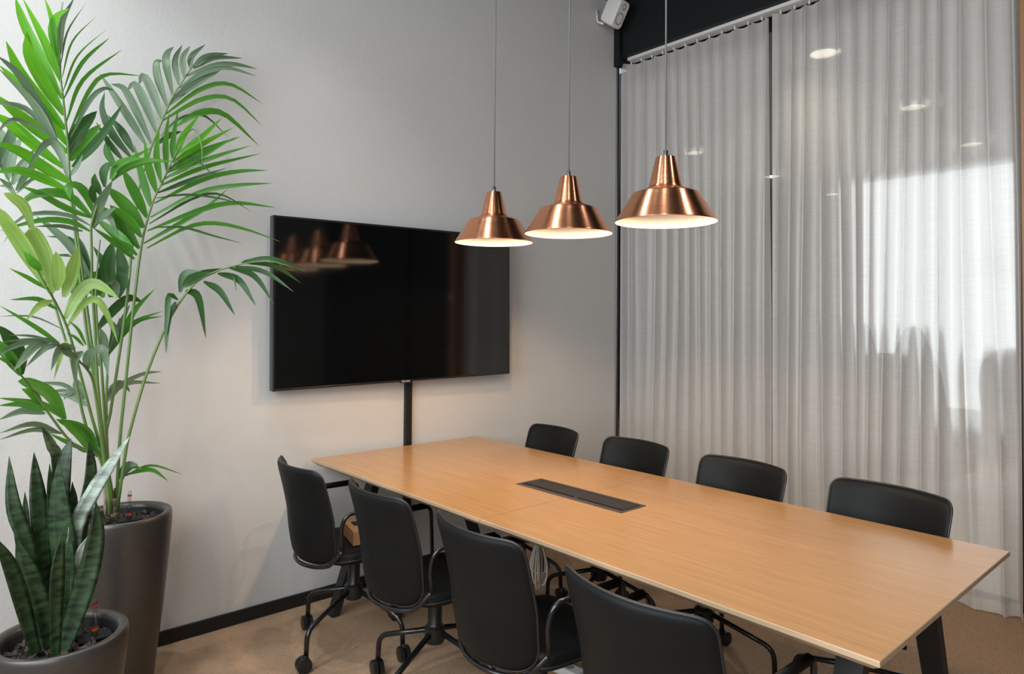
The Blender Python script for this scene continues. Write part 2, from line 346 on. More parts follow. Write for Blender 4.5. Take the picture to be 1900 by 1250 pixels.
# lounge beyond the partition
struct('floor_lounge', MB().box((4.22, -2.6, -.08), (10.9, 8.2, 0)), M['lounge_floor'])
struct('ceiling_lounge', MB().box((4.27, -2.6, 3.2), (10.9, 8.2, 3.43)), M['lounge_ceiling'])
struct('wall_lounge_far', MB().box((10.7, 3.42, 0), (10.9, 8.2, 3.2)), M['lounge_wall'])
struct('wall_lounge_return', MB().box((8.76, 3.42, 0), (10.7, 3.52, 3.2)), M['lounge_wall'])
struct('wall_lounge_back', MB().box((4.4, 8.1, 0), (10.7, 8.2, 3.2)), M['lounge_wall'])
struct('wall_lounge_front', MB().box((4.4, -2.7, 0), (8.9, -2.6, 3.2)), M['lounge_wall'])
lw = MB()
for y in (-2.55, -.55, 1.45, 3.39): lw.box((8.7, y - .03, 0), (8.76, y + .03, 3.2))
lw.box((8.7, -2.6, 0), (8.76, 3.42, .5)); lw.box((8.7, -2.6, 3.14), (8.76, 3.42, 3.2))
w3 = struct('window_3', lw, M['lounge_wall'], 'bright lounge window seen through the curtain')
for a, b in ((-2.52, -.58), (-.52, 1.42), (1.48, 3.36)):
    MB().box((8.74, a, .5), (8.75, b, 3.14)).build('pane', M['daylight'], w3)
DL = [(4.45, 1.952), (6.10, 1.955), (7.79, 1.98), (6.137, 4.042), (7.838, 4.065), (9.54, 4.071)]
DLL = ['round recessed downlight in the lounge ceiling, beside the curtain', 'round recessed downlight in the lounge ceiling, middle of its row', 'round recessed downlight in the lounge ceiling, beside the bright window',
       'round recessed downlight in the far lounge ceiling row, first past the curtain', 'round recessed downlight in the far lounge ceiling row, middle', 'round recessed downlight in the far lounge ceiling row, deepest in the lounge']
for (x, y), lb in zip(DL, DLL):
    r = empty('ceiling_downlight', (x, y, 3.2)); tag(r, lb, 'downlight', 'lounge downlights')
    MB().lathe([(.100, 0), (.100, -.008), (.088, -.006), (.085, -.001)], 28).build('trim_ring', M['white_plastic'], r, True)
    MB().lathe([(.086, -.002), (.0005, -.002)], 28).build('lens', M['down'], r)
    l = bpy.data.lights.new('downlight', 'SPOT'); l.energy = 25; l.spot_size = 2.2; l.spot_blend = 1; l.color = (1, .86, .68); l.shadow_soft_size = .06
    lo = bpy.data.objects.new('downlight', l); COL.objects.link(lo); lo.location = (x, y, 3.17); lo.parent = None

# ------------------------------------------------------------------ curtains
def curtain(y0, y1, ph, label, xe):
    NY, NZ = 300, 44; z0, z1 = .012, 3.395; mb = MB(); vs = []
    L = abs(y1 - y0); n = round(L / .094)
    for k in range(NZ + 1):
        t = k / NZ; z = z0 + (z1 - z0) * t; d = 1 - t
        for i in range(NY + 1):
            s = i / NY
            drift = (.5 * noise.noise(V((s * n * .33 + ph * 9, z * .12, 1.7))) + .9 * d * noise.noise(V((s * n * .22 + ph * 5, z * .25, 4.4)))) / n
            a = 2 * PI * (n * (s + drift) + ph)
            slow = noise.noise(V((s * n * .55 + ph * 3, z * .16, 8.1)))
            A = .030 * max(.15, 1 + 2.0 * d ** .6 * slow)
            wob = noise.noise(V((s * n * .30 + ph, z * .2, 2.2)))
            x = 4.095 - A * (1.7 * math.exp(1.5 * (math.cos(a) - 1)) - .7) + .060 * min(1, d * 1.5) * wob
            x += .012 * noise.noise(V((s * n * 1.7, z * .8, ph))) * d
            e = min(s, 1 - s) * L
            y = y0 + (y1 - y0) * s + .004 * min(1, A / .02) * math.sin(a * 2) * min(1, s * 20, (1 - s) * 20)
            zz = z - (.012 * (.5 + .5 * math.sin(a + .8)) if k == NZ else 0)
            x = x + (xe - x) * math.exp(-(s * L / .035) ** 2)
            vs.append((max(4.02, min(4.20, x)), y, zz))
    q = NY + 1
    mb.add(vs, [(k * q + i, k * q + i + 1, (k + 1) * q + i + 1, (k + 1) * q + i) for k in range(NZ) for i in range(NY)])
    o = empty('curtain', (4.085, (y0 + y1) / 2, 0)); tag(o, label, 'curtain', 'sheer curtains')
    c = mb.build('cloth', M['curtain'], o, True, o.location)
    hem = MB()
    hem.add([(p[0] - .0015, p[1], p[2] + dz) for dz in (.0, .06) for p in vs[:q]], [(i, i + 1, q + i + 1, q + i) for i in range(NY)])
    hem.build('hem', M['curtain'], o, True, o.location)
    for i in range(n):
        yy = y0 + (y1 - y0) * (i + .5) / n
        MB().box((4.088, yy - .004, 3.388), (4.096, yy + .004, 3.408)).build('glider', M['white_plastic'], o, org=o.location)
    return o
curtain(3.298, 2.143, .15, 'grey sheer floor-length curtain against the grey wall corner', 4.032)
curtain(2.111, .835, .55, 'grey sheer floor-length curtain beside the oak post, lit by daylight', 4.07)
rl = MB().box((4.045, .84, 3.408), (4.125, 3.25, 3.43), .002).build('curtain_rail', M['rail'])
tag(rl, 'slim white curtain rail under the black bulkhead', 'curtain rail')

# ------------------------------------------------------------------ table
TX0, TX1, TYF, TYN, TYS, TZ = 1.555, 2.607, 3.257, .568, 1.908, .74
tb = empty('conference_table', (2.081, 1.912, 0)); tag(tb, 'long oak conference table with black splayed legs', 'table')
ORG = tb.location.copy()
def top(y0, y1, o0, o1):
    mb = MB(); e = .026; u = .013
    def ring(ix, z, iy0, iy1): return [(TX0 + ix, y0 + iy0, z), (TX1 - ix, y0 + iy0, z), (TX1 - ix, y1 - iy1, z), (TX0 + ix, y1 - iy1, z)]
    i0, i1 = (1 if o0 else 0), (1 if o1 else 0)
    R = [ring(.0015, TZ, .0015 * i0, .0015 * i1), ring(0, TZ - .0015, 0, 0), ring(0, TZ - u, 0, 0), ring(.022, TZ - u - .017, .022 * i0, .022 * i1)]
    vs = [p for r in R for p in r]; fs = [(0, 1, 2, 3), (15, 14, 13, 12)]; mi = [0, 0]
    for k in range(3):
        for j in range(4): fs.append((k * 4 + j, (k + 1) * 4 + j, (k + 1) * 4 + (j + 1) % 4, k * 4 + (j + 1) % 4)); mi.append(1)
    mb.add(vs, fs); mb.m = mi
    return mb.build('tabletop', [M['oak'], M['ply']], tb, org=ORG)
top(TYN, TYS - .001, True, False); top(TYS + .001, TYF, False, True)
def leg(x0, y0, x1, y1):     # foot -> head, a tapered rectangular steel section
    mb = MB(); sx, sy = .046, .07; vs = []
    for (x, y, z, k) in ((x0, y0, 0, .8), (x1, y1, .70, 1)):
        for a, b in ((-1, -1), (1, -1), (1, 1), (-1, 1)): vs.append((x + a * sx / 2 * k, y + b * sy / 2 * k, z))
    mb.add(vs, [(3, 2, 1, 0), (4, 5, 6, 7), (0, 1, 5, 4), (1, 2, 6, 5), (2, 3, 7, 6), (3, 0, 4, 7)])
    o = mb.build('leg', M['table_leg'], tb, org=ORG)
    MB().box((x1 - .075, y1 - .06, .70), (x1 + .075, y1 + .06, .712), .002).build('mounting_plate', M['table_leg'], o, org=ORG)
LX0, LX1 = 1.600, 2.562
HX0, HX1, LYF, LYN = 1.845, 2.305, 3.09, .726
for y in (LYF, LYN): leg(LX0, y, HX0, y); leg(LX1, y, HX1, y)
for x in (HX0, HX1): MB().box((x - .02, LYN + .05, .672), (x + .02, LYF - .05, .70), .002).build('beam', M['table_leg'], tb, org=ORG)
for y in (LYN, LYF): MB().box((HX0 + .03, y - .025, .672), (HX1 - .03, y + .025, .70), .002).build('crossbar', M['table_leg'], tb, org=ORG)
# flush cable hatch
l0, l1, k0, k1 = 1.998, 2.150, 1.626, 2.206
h = MB(); fw = .013
for a, b in (((l0, k0), (l1, k0 + fw)), ((l0, k1 - fw), (l1, k1)), ((l0, k0 + fw), (l0 + .022, k1 - fw)), ((l1 - fw, k0 + fw), (l1, k1 - fw))):
    h.box((*a, TZ - .0005), (*b, TZ + .0022), .0006)
ht = h.build('cable_hatch', M['lidframe'], tb, org=ORG); ht['label'] = 'bronze cable hatch frame'
MB().box((l0 + .040, k0 + fw + .004, TZ), (l1 - fw - .013, k1 - fw - .003, TZ + .0030), .0008).build('flap', M['lid'], ht, org=ORG)
MB().box((l0 + .022, k0 + fw, TZ), (l1 - fw, k1 - fw, TZ + .0005)).build('recess', M['liner'], ht, org=ORG)
MB().box((l0 + .029, 1.872, TZ + .0005), (l0 + .036, 1.892, TZ + .0026), .0005).build('catch', M['steel'], ht, org=ORG)
MB().box((2.00, 1.63, .66), (2.148, 2.20, .708), .003).build('cable_tray', M['table_leg'], tb, org=ORG)

# ------------------------------------------------------------------ chairs (local: sitter faces +x)
def pad(outline, fx, thick, rings=9, axis='back', edge=.34):
    """closed cushion: outline = 2-D polygon, fx maps (a,b) to a point, normal offset +-thick/2 with rounded edge"""
    n = len(outline); ca = sum(p[0] for p in outline) / n; cb = sum(p[1] for p in outline) / n
    vs = []; fs = []
    rr = [1 - edge * (1 - math.cos(PI / 2 * i / 4)) * 0 - (0 if i == 0 else 0) for i in range(1)]
    steps = [0.0, .25, .5, .7, .82, .90, .95, .98, 1.0]
    def off(r): return (1 - max(0, (r - .82) / .18) ** 2.4) ** .5 if r < 1 else 0
    for side in (1, -1):
        for r in steps[1:]:
            for p in outline:
                a, b = ca + (p[0] - ca) * r, cb + (p[1] - cb) * r
                vs.append(fx(a, b, side * thick / 2 * off(r)))
        vs.append(fx(ca, cb, side * thick / 2))
    m = len(steps) - 1; blk = m * n + 1
    for s in (0, 1):
        o = s * blk; c = o + m * n
        for j in range(n):
            f = (c, o + j, o + (j + 1) % n); fs.append(f if s == 0 else f[::-1])
            for i in range(m - 1):
                f = (o + i * n + j, o + (i + 1) * n + j, o + (i + 1) * n + (j + 1) % n, o + i * n + (j + 1) % n); fs.append(f if s == 0 else f[::-1])
    me = MB().add(vs, fs)
    return me
def rounded(pts, rads, n=7):
    out = []; k = len(pts)
    for i in range(k):
        P = V((*pts[i], 0)); a = V((*pts[i - 1], 0)) - P; b = V((*pts[(i + 1) % k], 0)) - P; q = rads[i]
        A = P + a.normalized() * q; B = P + b.normalized() * q
        for j in range(n + 1): t = j / n; c = A * (1 - t) ** 2 + P * 2 * t * (1 - t) + B * t * t; out.append((c.x, c.y))
    # densify
    res = []
    for i in range(len(out)):
        a, b = out[i - 1], out[i]; d = math.dist(a, b); m = max(1, int(d / .035))
        for j in range(m): t = (j + 1) / m; res.append((a[0] + (b[0] - a[0]) * t, a[1] + (b[1] - a[1]) * t))
    return res
def backx(y, z):      # surface of the back shell: bowed in plan, more so towards the seat
    s = z - .62; k = min(1, max(0, (.83 - z) / .42))
    x = -.272 - .16 * max(0, s) - .25 * max(0, s) ** 2 + .55 * max(0, -s) ** 2 + .04 * max(0, -s)
    return x + (1.35 + .85 * k) * y * y
BO = rounded([(-.222, .835), (.222, .835), (.214, .60), (.200, .432), (-.200, .432), (-.214, .60)], [.045, .045, .045, .095, .095, .045])
SO = rounded([(.235, -.215), (.235, .215), (-.175, .195), (-.175, -.195)], [.06, .06, .10, .10])
def make_chair():
    c = empty('office_chair')
    pad(BO, lambda y, z, o: (backx(y, z) + o, y, z - .12 * o), .034).build('backrest', M['leather'], c, True)
    bk = c.children[0]
    MB().tube([(backx(y, z), y, z) for y, z in BO], .0042, 6, True).build('piping', M['seam'], bk, True)
    pad(SO, lambda x, y, o: (x, y, .437 + o + .25 * y * y - .02 * max(0, x - .1) / .13), .055).build('seat', M['leather'], c, True)
    MB().tube([(x, y, .432 + .25 * y * y - .02 * max(0, x - .1) / .13) for x, y in SO], .004, 6, True).build('seat_piping', M['seam'], c, True)
    MB().box((-.10, -.09, .385), (.12, .09, .412), .008).build('tilt_mechanism', M['plastic'], c)
    # one bent tube: front of arm, arm, down the side of the back, round its lower edge
    for s in (-1, 1):
        p = [(.13, s * .235, .44), (.13, s * .248, .655), (-.150, s * .248, .655), (-.168, s * .234, .60), (-.155, s * .224, .50)]
        path = fillet(p, .045, 6)
        MB().tube(path, .0085, 8).build('arm_frame', M['black_gloss'], c, True)
        MB().tube([(.10, s * .248, .655), (-.10, s * .248, .655)], .0135, 10).build('armrest', M['leather'], c, True)
    low = [(-.155, -.224, .50)] + [(backx(y, z) - .012, y, z) for y, z in [(-.203, .465), (-.172, .434), (-.12, .421), (-.06, .418), (0, .417), (.06, .418), (.12, .421), (.172, .434), (.203, .465)]] + [(-.155, .224, .50)]
    MB().tube(spline(low, 44), .0085, 8).build('back_frame', M['black_gloss'], c, True)
    MB().lathe([(.0, .205), (.036, .205), (.04, .215), (.04, .262), (.03, .27), (.027, .275), (.027, .39), (0, .39)], 20).build('column', M['plastic'], c, True, sharp=40)
    for k in range(4):
        a = PI / 4 + k * PI / 2 + math.radians(-22); d = V((math.cos(a), math.sin(a), 0)); R = .275
        pth = fillet([d * .03 + V((0, 0, .245)), d * R + V((0, 0, .165)), d * (R + .004) + V((0, 0, .062))], .045, 6)
        lg = MB().tube(pth, .0105, 8).build('leg', M['black_gloss'], c, True)
        w = MB(); t = V((-d.y, d.x, 0)).lerp(d, .35).normalized(); cc = d * (R + .004) + V((0, 0, .031)) + t.cross(V((0, 0, 1))) * .010
        for s in (-1, 1):
            q = cc + t * s * .013
            w.tube([q - t * .0095, q - t * .008, q + t * .008, q + t * .0095], [.026, .031, .031, .026], 16)
        w.cyl(cc - t * .02, cc + t * .02, .012, 10)
        w.tube([cc + V((0, 0, .02)), cc + V((0, 0, .035)) + (d * (R + .004) - V((cc.x, cc.y, 0))) * .9], .012, 8)
        w.build('caster', M['plastic'], lg, True, sharp=40)
    return c
def dup(o, parent=None):
    c = o.copy(); COL.objects.link(c); c.parent = parent
    for ch in list(o.children): dup(ch, c)
    return c
proto = make_chair()
LC = [(1.530, 2.765, -4, 'black leather office chair with a cardboard box on its seat, beside the grey wall'),
      (1.565, 2.190, -3.5, 'black leather office chair on the plants side, next to the chair holding the box'),
      (1.562, 1.605, -4, 'black leather office chair on the plants side of the table, third from the television wall'),
      (1.530, 1.002, -1, 'black leather office chair on the plants side of the table, farthest from the television wall'),
      (2.512, 2.770, 172, 'black leather office chair on the curtain side of the table, beside the television wall'),
      (2.532, 2.195, 174.5, 'black leather office chair on the curtain side of the table, second from the television wall'),
      (2.508, 1.600, 173.5, 'black leather office chair on the curtain side of the table, third from the television wall'),
      (2.505, 1.005, 173, 'black leather office chair on the curtain side of the table, farthest from the television wall')]
for i, (x, y, a, lb) in enumerate(LC):
    c = proto if i == 0 else dup(proto)
    if i in (3, 7):          # the swivel base of these two is turned so its feet clear the table legs
        for ch in c.children:
            if ch.name.startswith('leg'): ch.rotation_euler = (0, 0, math.radians(38 if i == 3 else -38))
    c.location = (x, y, 0); c.rotation_euler = (0, 0, math.radians(a)); tag(c, lb, 'chair', 'office chairs around the table')

# cardboard box on the chair beside the wall
bx = empty('cardboard_box', (1.600, 2.735, .4705), math.radians(-14)); tag(bx, 'small brown cardboard box with black print lying on a chair seat', 'box')
MB().box((-.11, -.10, 0), (.11, .10, .062), .002).build('carton', M['carton'], bx)
MB().box((-.085, -.02, .062), (.06, .045, .0626)).build('printed_label', M['label'], bx)
MB().box((.03, -.07, .062), (.07, -.045, .0626)).build('printed_label', M['label'], bx)
MB().box((.02, -.1006, .004), (.05, -.10, .058)).build('printed_label', M['label'], bx)

# cables under the table
cb = empty('cable_bundle', (1.915, 1.975, .36)); tag(cb, 'white cable tied in a bundle hanging under the table', 'cable')
cpos = cb.location.copy()
lp = MB(); rnd = random.Random(3)
for i in range(9):
    a = rnd.uniform(0, PI); w = rnd.uniform(.02, .05); h = rnd.uniform(.20, .27); dx, dy = math.cos(a) * w, math.sin(a) * w
    lp.tube(spline([(0, 0, .30), (-dx * .3, -dy * .3, .22), (-dx, -dy, .12), (-dx * .8, -dy * .8, .30 - h), (0, 0, .285 - h), (dx * .8, dy * .8, .30 - h), (dx, dy, .12), (dx * .3, dy * .3, .22), (.002, 0, .30)], 30), .0032, 6)
lp.build('loops', M['white_cable'], cb, True)
MB().tube([(.012 * math.cos(a), .012 * math.sin(a), .232) for a in [k * PI / 8 for k in range(16)]], .003, 6, True).build('cable_tie', M['black'], cb, True)
MB().tube([(0, 0, .26), (.004, 0, .295), (.05, .0, .305), (.075, 0, .318)], .007, 8).build('lead', M['white_cable'], cb, True)
ps = empty('power_strip', (1.925, 2.235, .665)); tag(ps, 'black power strip with plugs hung under the tabletop', 'power strip')
MB().box((-.03, -.17, -.03), (.03, .17, .005), .006).build('body', M['plastic'], ps)
for y in (-.10, .0, .10): MB().box((-.05, y - .02, -.06), (.0, y + .02, -.03), .006).build('plug', M['plastic'], ps)
fb = empty('extension_socket', (2.06, 2.05, 0), .1); tag(fb, 'white extension socket lying on the carpet under the table', 'socket')
MB().box((-.03, -.16, 0), (.03, .16, .032), .006).build('body', M['white_plastic'], fb)
for y in (-.1, -.03, .04): MB().lathe([(.019, .033), (.019, .0335), (.0, .0335)], 16, (0, y, 0)).build('outlet', M['cone'], fb)

# ------------------------------------------------------------------ television and cable duct
A = V((1.334, 3.234, 0)); B = V((2.820, 3.188, 0)); ctr = (A + B) / 2; ang = math.atan2(B.y - A.y, B.x - A.x)
TW, TH, TD = 1.487, .854, .042
tv = empty('television', (ctr.x, ctr.y, 1.530)); tag(tv, 'large black flat-screen television on the grey wall', 'television')
tv.rotation_euler = (0, -math.atan2(.018, TW), ang)
# local: x along width, front at y=0, back at +TD
MB().box((-TW / 2, .004, -TH / 2), (TW / 2, TD, TH / 2), .002).build('housing', M['tv_edge'], tv)
fr = MB(); bz = .010
for a, b in (((-TW / 2, -TH / 2), (TW / 2, -TH / 2 + bz)), ((-TW / 2, TH / 2 - bz), (TW / 2, TH / 2)), ((-TW / 2, -TH / 2 + bz), (-TW / 2 + bz, TH / 2 - bz)), ((TW / 2 - bz, -TH / 2 + bz), (TW / 2, TH / 2 - bz))):
    fr.box((a[0], -.002, a[1]), (b[0], .006, b[1]), .001)
fr.build('bezel', M['tv_frame'], tv)
MB().box((-TW / 2 + bz, .0005, -TH / 2 + bz), (TW / 2 - bz, .004, TH / 2 - bz)).build('screen', M['screen'], tv)
MB().box((-.25, TD, -.2), (.25, TD + .03, .2), .004).build('wall_mount', M['black'], tv)
lg = MB().box((-.040, -.006, -TH / 2 - .006), (.032, .002, -TH / 2 + .010), .001).build('badge', M['tv_frame'], tv)
fc = bpy.data.curves.new('lettering', 'FONT'); fc.body = 'PHILIPS'; fc.size = .0155; fc.align_x = 'CENTER'; fc.align_y = 'CENTER'; fc.extrude = .0004; fc.space_character = 1.05
fo = bpy.data.objects.new('lettering', fc); COL.objects.link(fo); bpy.context.view_layer.update()
me = bpy.data.meshes.new_from_object(fo.evaluated_get(bpy.context.evaluated_depsgraph_get())); bpy.data.objects.remove(fo)
me.materials.clear(); me.materials.append(M['logo']); to = link('lettering', me, lg); to.rotation_euler = (PI / 2, 0, 0); to.location = (-.004, -.0066, -TH / 2 + .002); to['label'] = 'silver brand lettering on the lower bezel'
du = MB().box((2.131, 3.281, .062), (2.172, YW, 1.12), .003).build('cable_duct', M['cable_duct']); tag(du, 'black vertical cable duct under the television', 'cable duct')

# ------------------------------------------------------------------ wall speaker
sp = empty('wall_speaker', (3.790, 3.165, 3.668)); tag(sp, 'white angled loudspeaker mounted high on the grey wall corner', 'speaker')
sp.rotation_euler = (math.radians(29), 0, math.radians(6)); sp.scale = (1.02, 1.02, 1.02)
def frust(w0, h0, y0, w1, h1, y1):
    mb = MB(); vs = []
    for w, h_, y in ((w0 * .9, h0 * .93, y0 - .006), (w0, h0, y0), (w1, h1, y1)):
        for p in rounded([(-w / 2, -h_ / 2), (w / 2, -h_ / 2), (w / 2, h_ / 2), (-w / 2, h_ / 2)], [.018] * 4, 4): vs.append((p[0], y, p[1]))
    n = len(vs) // 3 if len(vs) % 3 == 0 else None
    return vs, n
w = MB(); prof = []
for (sx, sz, y) in ((.104, .170, -.064), (.118, .186, -.056), (.122, .190, -.03), (.092, .158, .062)):
    c = []; r = .024
    for (qx, qz, a0) in ((1, 1, 0), (-1, 1, 90), (-1, -1, 180), (1, -1, 270)):
        for k in range(5): a = math.radians(a0 + k * 22.5); c.append((qx * (sx / 2 - r) + r * math.cos(a), y, qz * (sz / 2 - r) + r * math.sin(a)))
    prof.append(c)
n = 20; w.add([p for c in prof for p in c], [(i * n + j, (i + 1) * n + j, (i + 1) * n + (j + 1) % n, i * n + (j + 1) % n) for i in range(3) for j in range(n)] + [tuple(range(n)), tuple(3 * n + j for j in range(n))[::-1]])
w.build('cabinet', M['white_plastic'], sp, True, sharp=35)
def disc(r, z, depth, m, name):
    mb = MB(); mb.lathe([(r, 0), (r * .92, .003), (r * .85, 0), (r * .35, -depth), (0.0004, -depth * .7)], 24)
    for v in mb.v: v.x, v.y, v.z = v.x, -.0645 - v.z * 0.6, z + v.y
    mb.build(name, m, sp, True)
disc(.042, -.030, .006, M['cone'], 'woofer'); disc(.020, .052, .004, M['steel'], 'tweeter')
MB().tube(fillet([(-.03, .03, -.096), (-.03, .09, -.096), (-.03, .14, -.02)], .02), .008).build('bracket', M['white_plastic'], sp, True)

# ------------------------------------------------------------------ pendants
PL = ['brushed copper pendant lamp hanging over the table end beside the television', 'brushed copper pendant lamp hanging between the two others over the table', 'brushed copper pendant lamp hanging over the table, farthest from the television wall']
for y, lb in zip((2.467, 1.981, 1.491), PL):
    p = empty('pendant_lamp', (2.08, y, 1.815)); tag(p, lb, 'pendant lamp', 'copper pendant lamps over the table')
    prof = [(.1835, -.001), (.1848, .001), (.1835, .004), (.182, .005), (.124, .099), (.1215, .1025), (.118, .105), (.094, .113), (.072, .121), (.064, .127), (.0605, .134), (.036, .236), (.034, .2385), (.008, .239)]
    sh = MB().lathe(prof, 64).build('shade', M['copper'], p, True, sharp=50)
    MB().lathe([(.1835, -.001), (.1815, .001), (.180, .005), (.122, .097), (.115, .102), (.07, .118), (.058, .13), (.034, .232), (.0, .233)], 64).build('shade_lining', M['white_enamel'], p, True, sharp=50)
    MB().lathe([(.0085, .238), (.0085, .262), (.006, .266), (0, .266)], 14).build('cord_grip', M['steel'], p, True, sharp=40)
    MB().tube([(0, 0, .262), (0, 0, CZ - 1.815 - .02)], .0032, 8).build('cord', M['cord'], p, True)
    MB().lathe([(.0, CZ - 1.816), (.05, CZ - 1.816), (.05, CZ - 1.835), (.045, CZ - 1.84), (0, CZ - 1.84)], 24).build('ceiling_rose', M['black'], p, True, sharp=40)
    bl = MB().lathe([(.0, .075), (.018, .079), (.030, .095), (.032, .110), (.024, .135), (.014, .155), (.013, .19), (0, .19)], 20).build('bulb', M['bulb'], p, True)
    l = bpy.data.lights.new('pendant_light', 'SPOT'); l.energy = 18; l.spot_size = math.radians(158); l.spot_blend = .25; l.color = (1, .68, .40); l.shadow_soft_size = .035
    lo = bpy.data.objects.new('pendant_light', l); COL.objects.link(lo); lo.location = (2.08, y, 1.815 + .055)

# ------------------------------------------------------------------ pots
def pot(root, R, H, zs, seed, gx, gy):
    k = R / .17
    prof = [(.0, 0), (.105 * k, 0), (.115 * k, .006), (.128 * k, H * .2), (.150 * k, H * .5), (.166 * k, H * .78), (.173 * k, H * .93), (.1725 * k, H - .016), (.1705 * k, H - .004), (.167 * k, H), (.158 * k, H - .001), (.147 * k, H - .005), (.143 * k, H - .010), (.140 * k, H - .03), (.138 * k, H - .07)]
    MB().lathe(prof, 72).build('pot', M['pot'], root, True, sharp=60)
    MB().lathe([(.1405 * k, H - .018), (.138 * k, H - .02), (.136 * k, zs - .02), (.12 * k, zs - .03)], 60).build('liner', M['liner'], root, True)
    s = MB(); rn = random.Random(seed); n = 40; ri = 8; vs = [(0, 0, zs - .01)]; fs = []
    for i in range(1, ri + 1):
        for j in range(n):
            a = 2 * PI * j / n; r = .139 * k * i / ri; vs.append((r * math.cos(a), r * math.sin(a), zs - .012 + rn.uniform(-.006, .006)))
    fs = [(0, 1 + j, 1 + (j + 1) % n) for j in range(n)] + [(1 + (i - 1) * n + j, 1 + i * n + j, 1 + i * n + (j + 1) % n, 1 + (i - 1) * n + (j + 1) % n) for i in range(1, ri) for j in range(n)]
    s.add(vs, fs).build('soil', M['soil'], root, True)
    b = MB()
    for i in range(150):
        a = rn.uniform(0, 2 * PI); r = .128 * k * math.sqrt(rn.random()); L, w_, t = rn.uniform(.014, .034), rn.uniform(.006, .014), rn.uniform(.003, .007)
        mt = Matrix.Translation((r * math.cos(a), r * math.sin(a), zs + rn.uniform(-.004, .008))) @ Matrix.Rotation(rn.uniform(0, 6.3), 4, 'Z') @ Matrix.Rotation(rn.uniform(-.5, .5), 4, 'Y') @ Matrix.Rotation(rn.uniform(-.6, .6), 4, 'X')
        c = [(-L / 2, -w_ / 2, -t / 2), (L / 2, -w_ / 3, -t / 2), (L / 2 * .9, w_ / 2, -t / 2), (-L / 2 * .8, w_ / 2, -t / 2)]
        b.add([mt @ V(q) for q in c] + [mt @ V((q[0] * .85, q[1] * .8, t / 2)) for q in c], [(3, 2, 1, 0), (4, 5, 6, 7), (0, 1, 5, 4), (1, 2, 6, 5), (2, 3, 7, 6), (3, 0, 4, 7)])
    o = b.build('bark_mulch', M['bark'], root); o['kind'] = 'stuff'
    g = MB().box((gx - .045, gy - .028, zs + .004), (gx + .045, gy + .028, zs + .012), .003).build('water_gauge', M['liner'], root)
    gz = zs + .012; gh = .108
    MB().lathe([(.0075, gz), (.0075, gz + gh - .008), (.0055, gz + gh - .002), (.0, gz + gh)], 14, (gx, gy, 0)).build('gauge_tube', M['tube'], g, True)
    MB().lathe([(.0088, gz), (.0088, gz + .01), (0, gz + .011)], 14, (gx, gy, 0)).build('gauge_base', M['liner'], g, True)
    MB().lathe([(.0081, gz + .014), (.0081, gz + .020)], 14, (gx, gy, 0)).build('gauge_mark', M['red'], g, True)
    MB().lathe([(.0079, gz + gh - .022), (.0079, gz + gh - .018)], 14, (gx, gy, 0)).build('gauge_mark', M['red'], g, True)

# ------------------------------------------------------------------ kentia palm
PALM = V((.653, 2.992, 0)); palm = empty('potted_palm', PALM); tag(palm, 'tall kentia palm with long feathery fronds in a charcoal pot', 'plant')
pot(palm, .17, .694, .655, 5, .022, -.005)
def leaflet(pts, wpx, twist, m, parent, org, name='leaflet', n=10, fold=.22, blunt=.0, base=.28):
    P = spline(pts, n); vs = []; fs = []; uv = []; off = lr.random() * 50
    for i in range(n + 1):
        s = i / n; a = P[max(0, i - 1)]; b = P[min(n, i + 1)]; t = (b - a).normalized()
        view = (P[i] - CAM); dep = view.dot(FW); view.normalize()
        side = t.cross(view); side = side.normalized() if side.length > 1e-5 else t.orthogonal().normalized()
        side = Matrix.Rotation(twist + .25 * math.sin(s * 3 + wpx), 3, t) @ side
        nrm = side.cross(t)
        pr = base + (1 - base) * math.sin(PI / 2 * min(1, s / .38)) if s < .38 else max(0, 1 - ((s - .38) / .62) ** (1.7 + blunt * 3)) ** (.9 - blunt * .35)
        hw = max(.0004, wpx * dep / FPX / 2 * pr)
        vs += [P[i] - side * hw, P[i] + nrm * hw * fold, P[i] + side * hw]; uv += [(off - 1, s), (off, s), (off + 1, s)]
    for i in range(n):
        k = i * 3; fs += [(k, k + 1, k + 4, k + 3), (k + 1, k + 2, k + 5, k + 4)]
    return MB().add(vs, fs).build(name, m, parent, True, org, uv=uv)
T5 = lambda x, y: (x / 4.1667, y / 4.1667)
T6 = lambda x, y: (x / 4.1667, y / 4.1667 + 250)
T7 = lambda x, y: (x / 3.57, y / 3.57 + 500)
T8 = lambda x, y: (x / 3.1235 + 180, y / 3.1235 + 60)
T2 = lambda x, y: (x / 2.5, y / 2.5 + 400)
TF = lambda x, y: (x, y)
lr = random.Random(11)
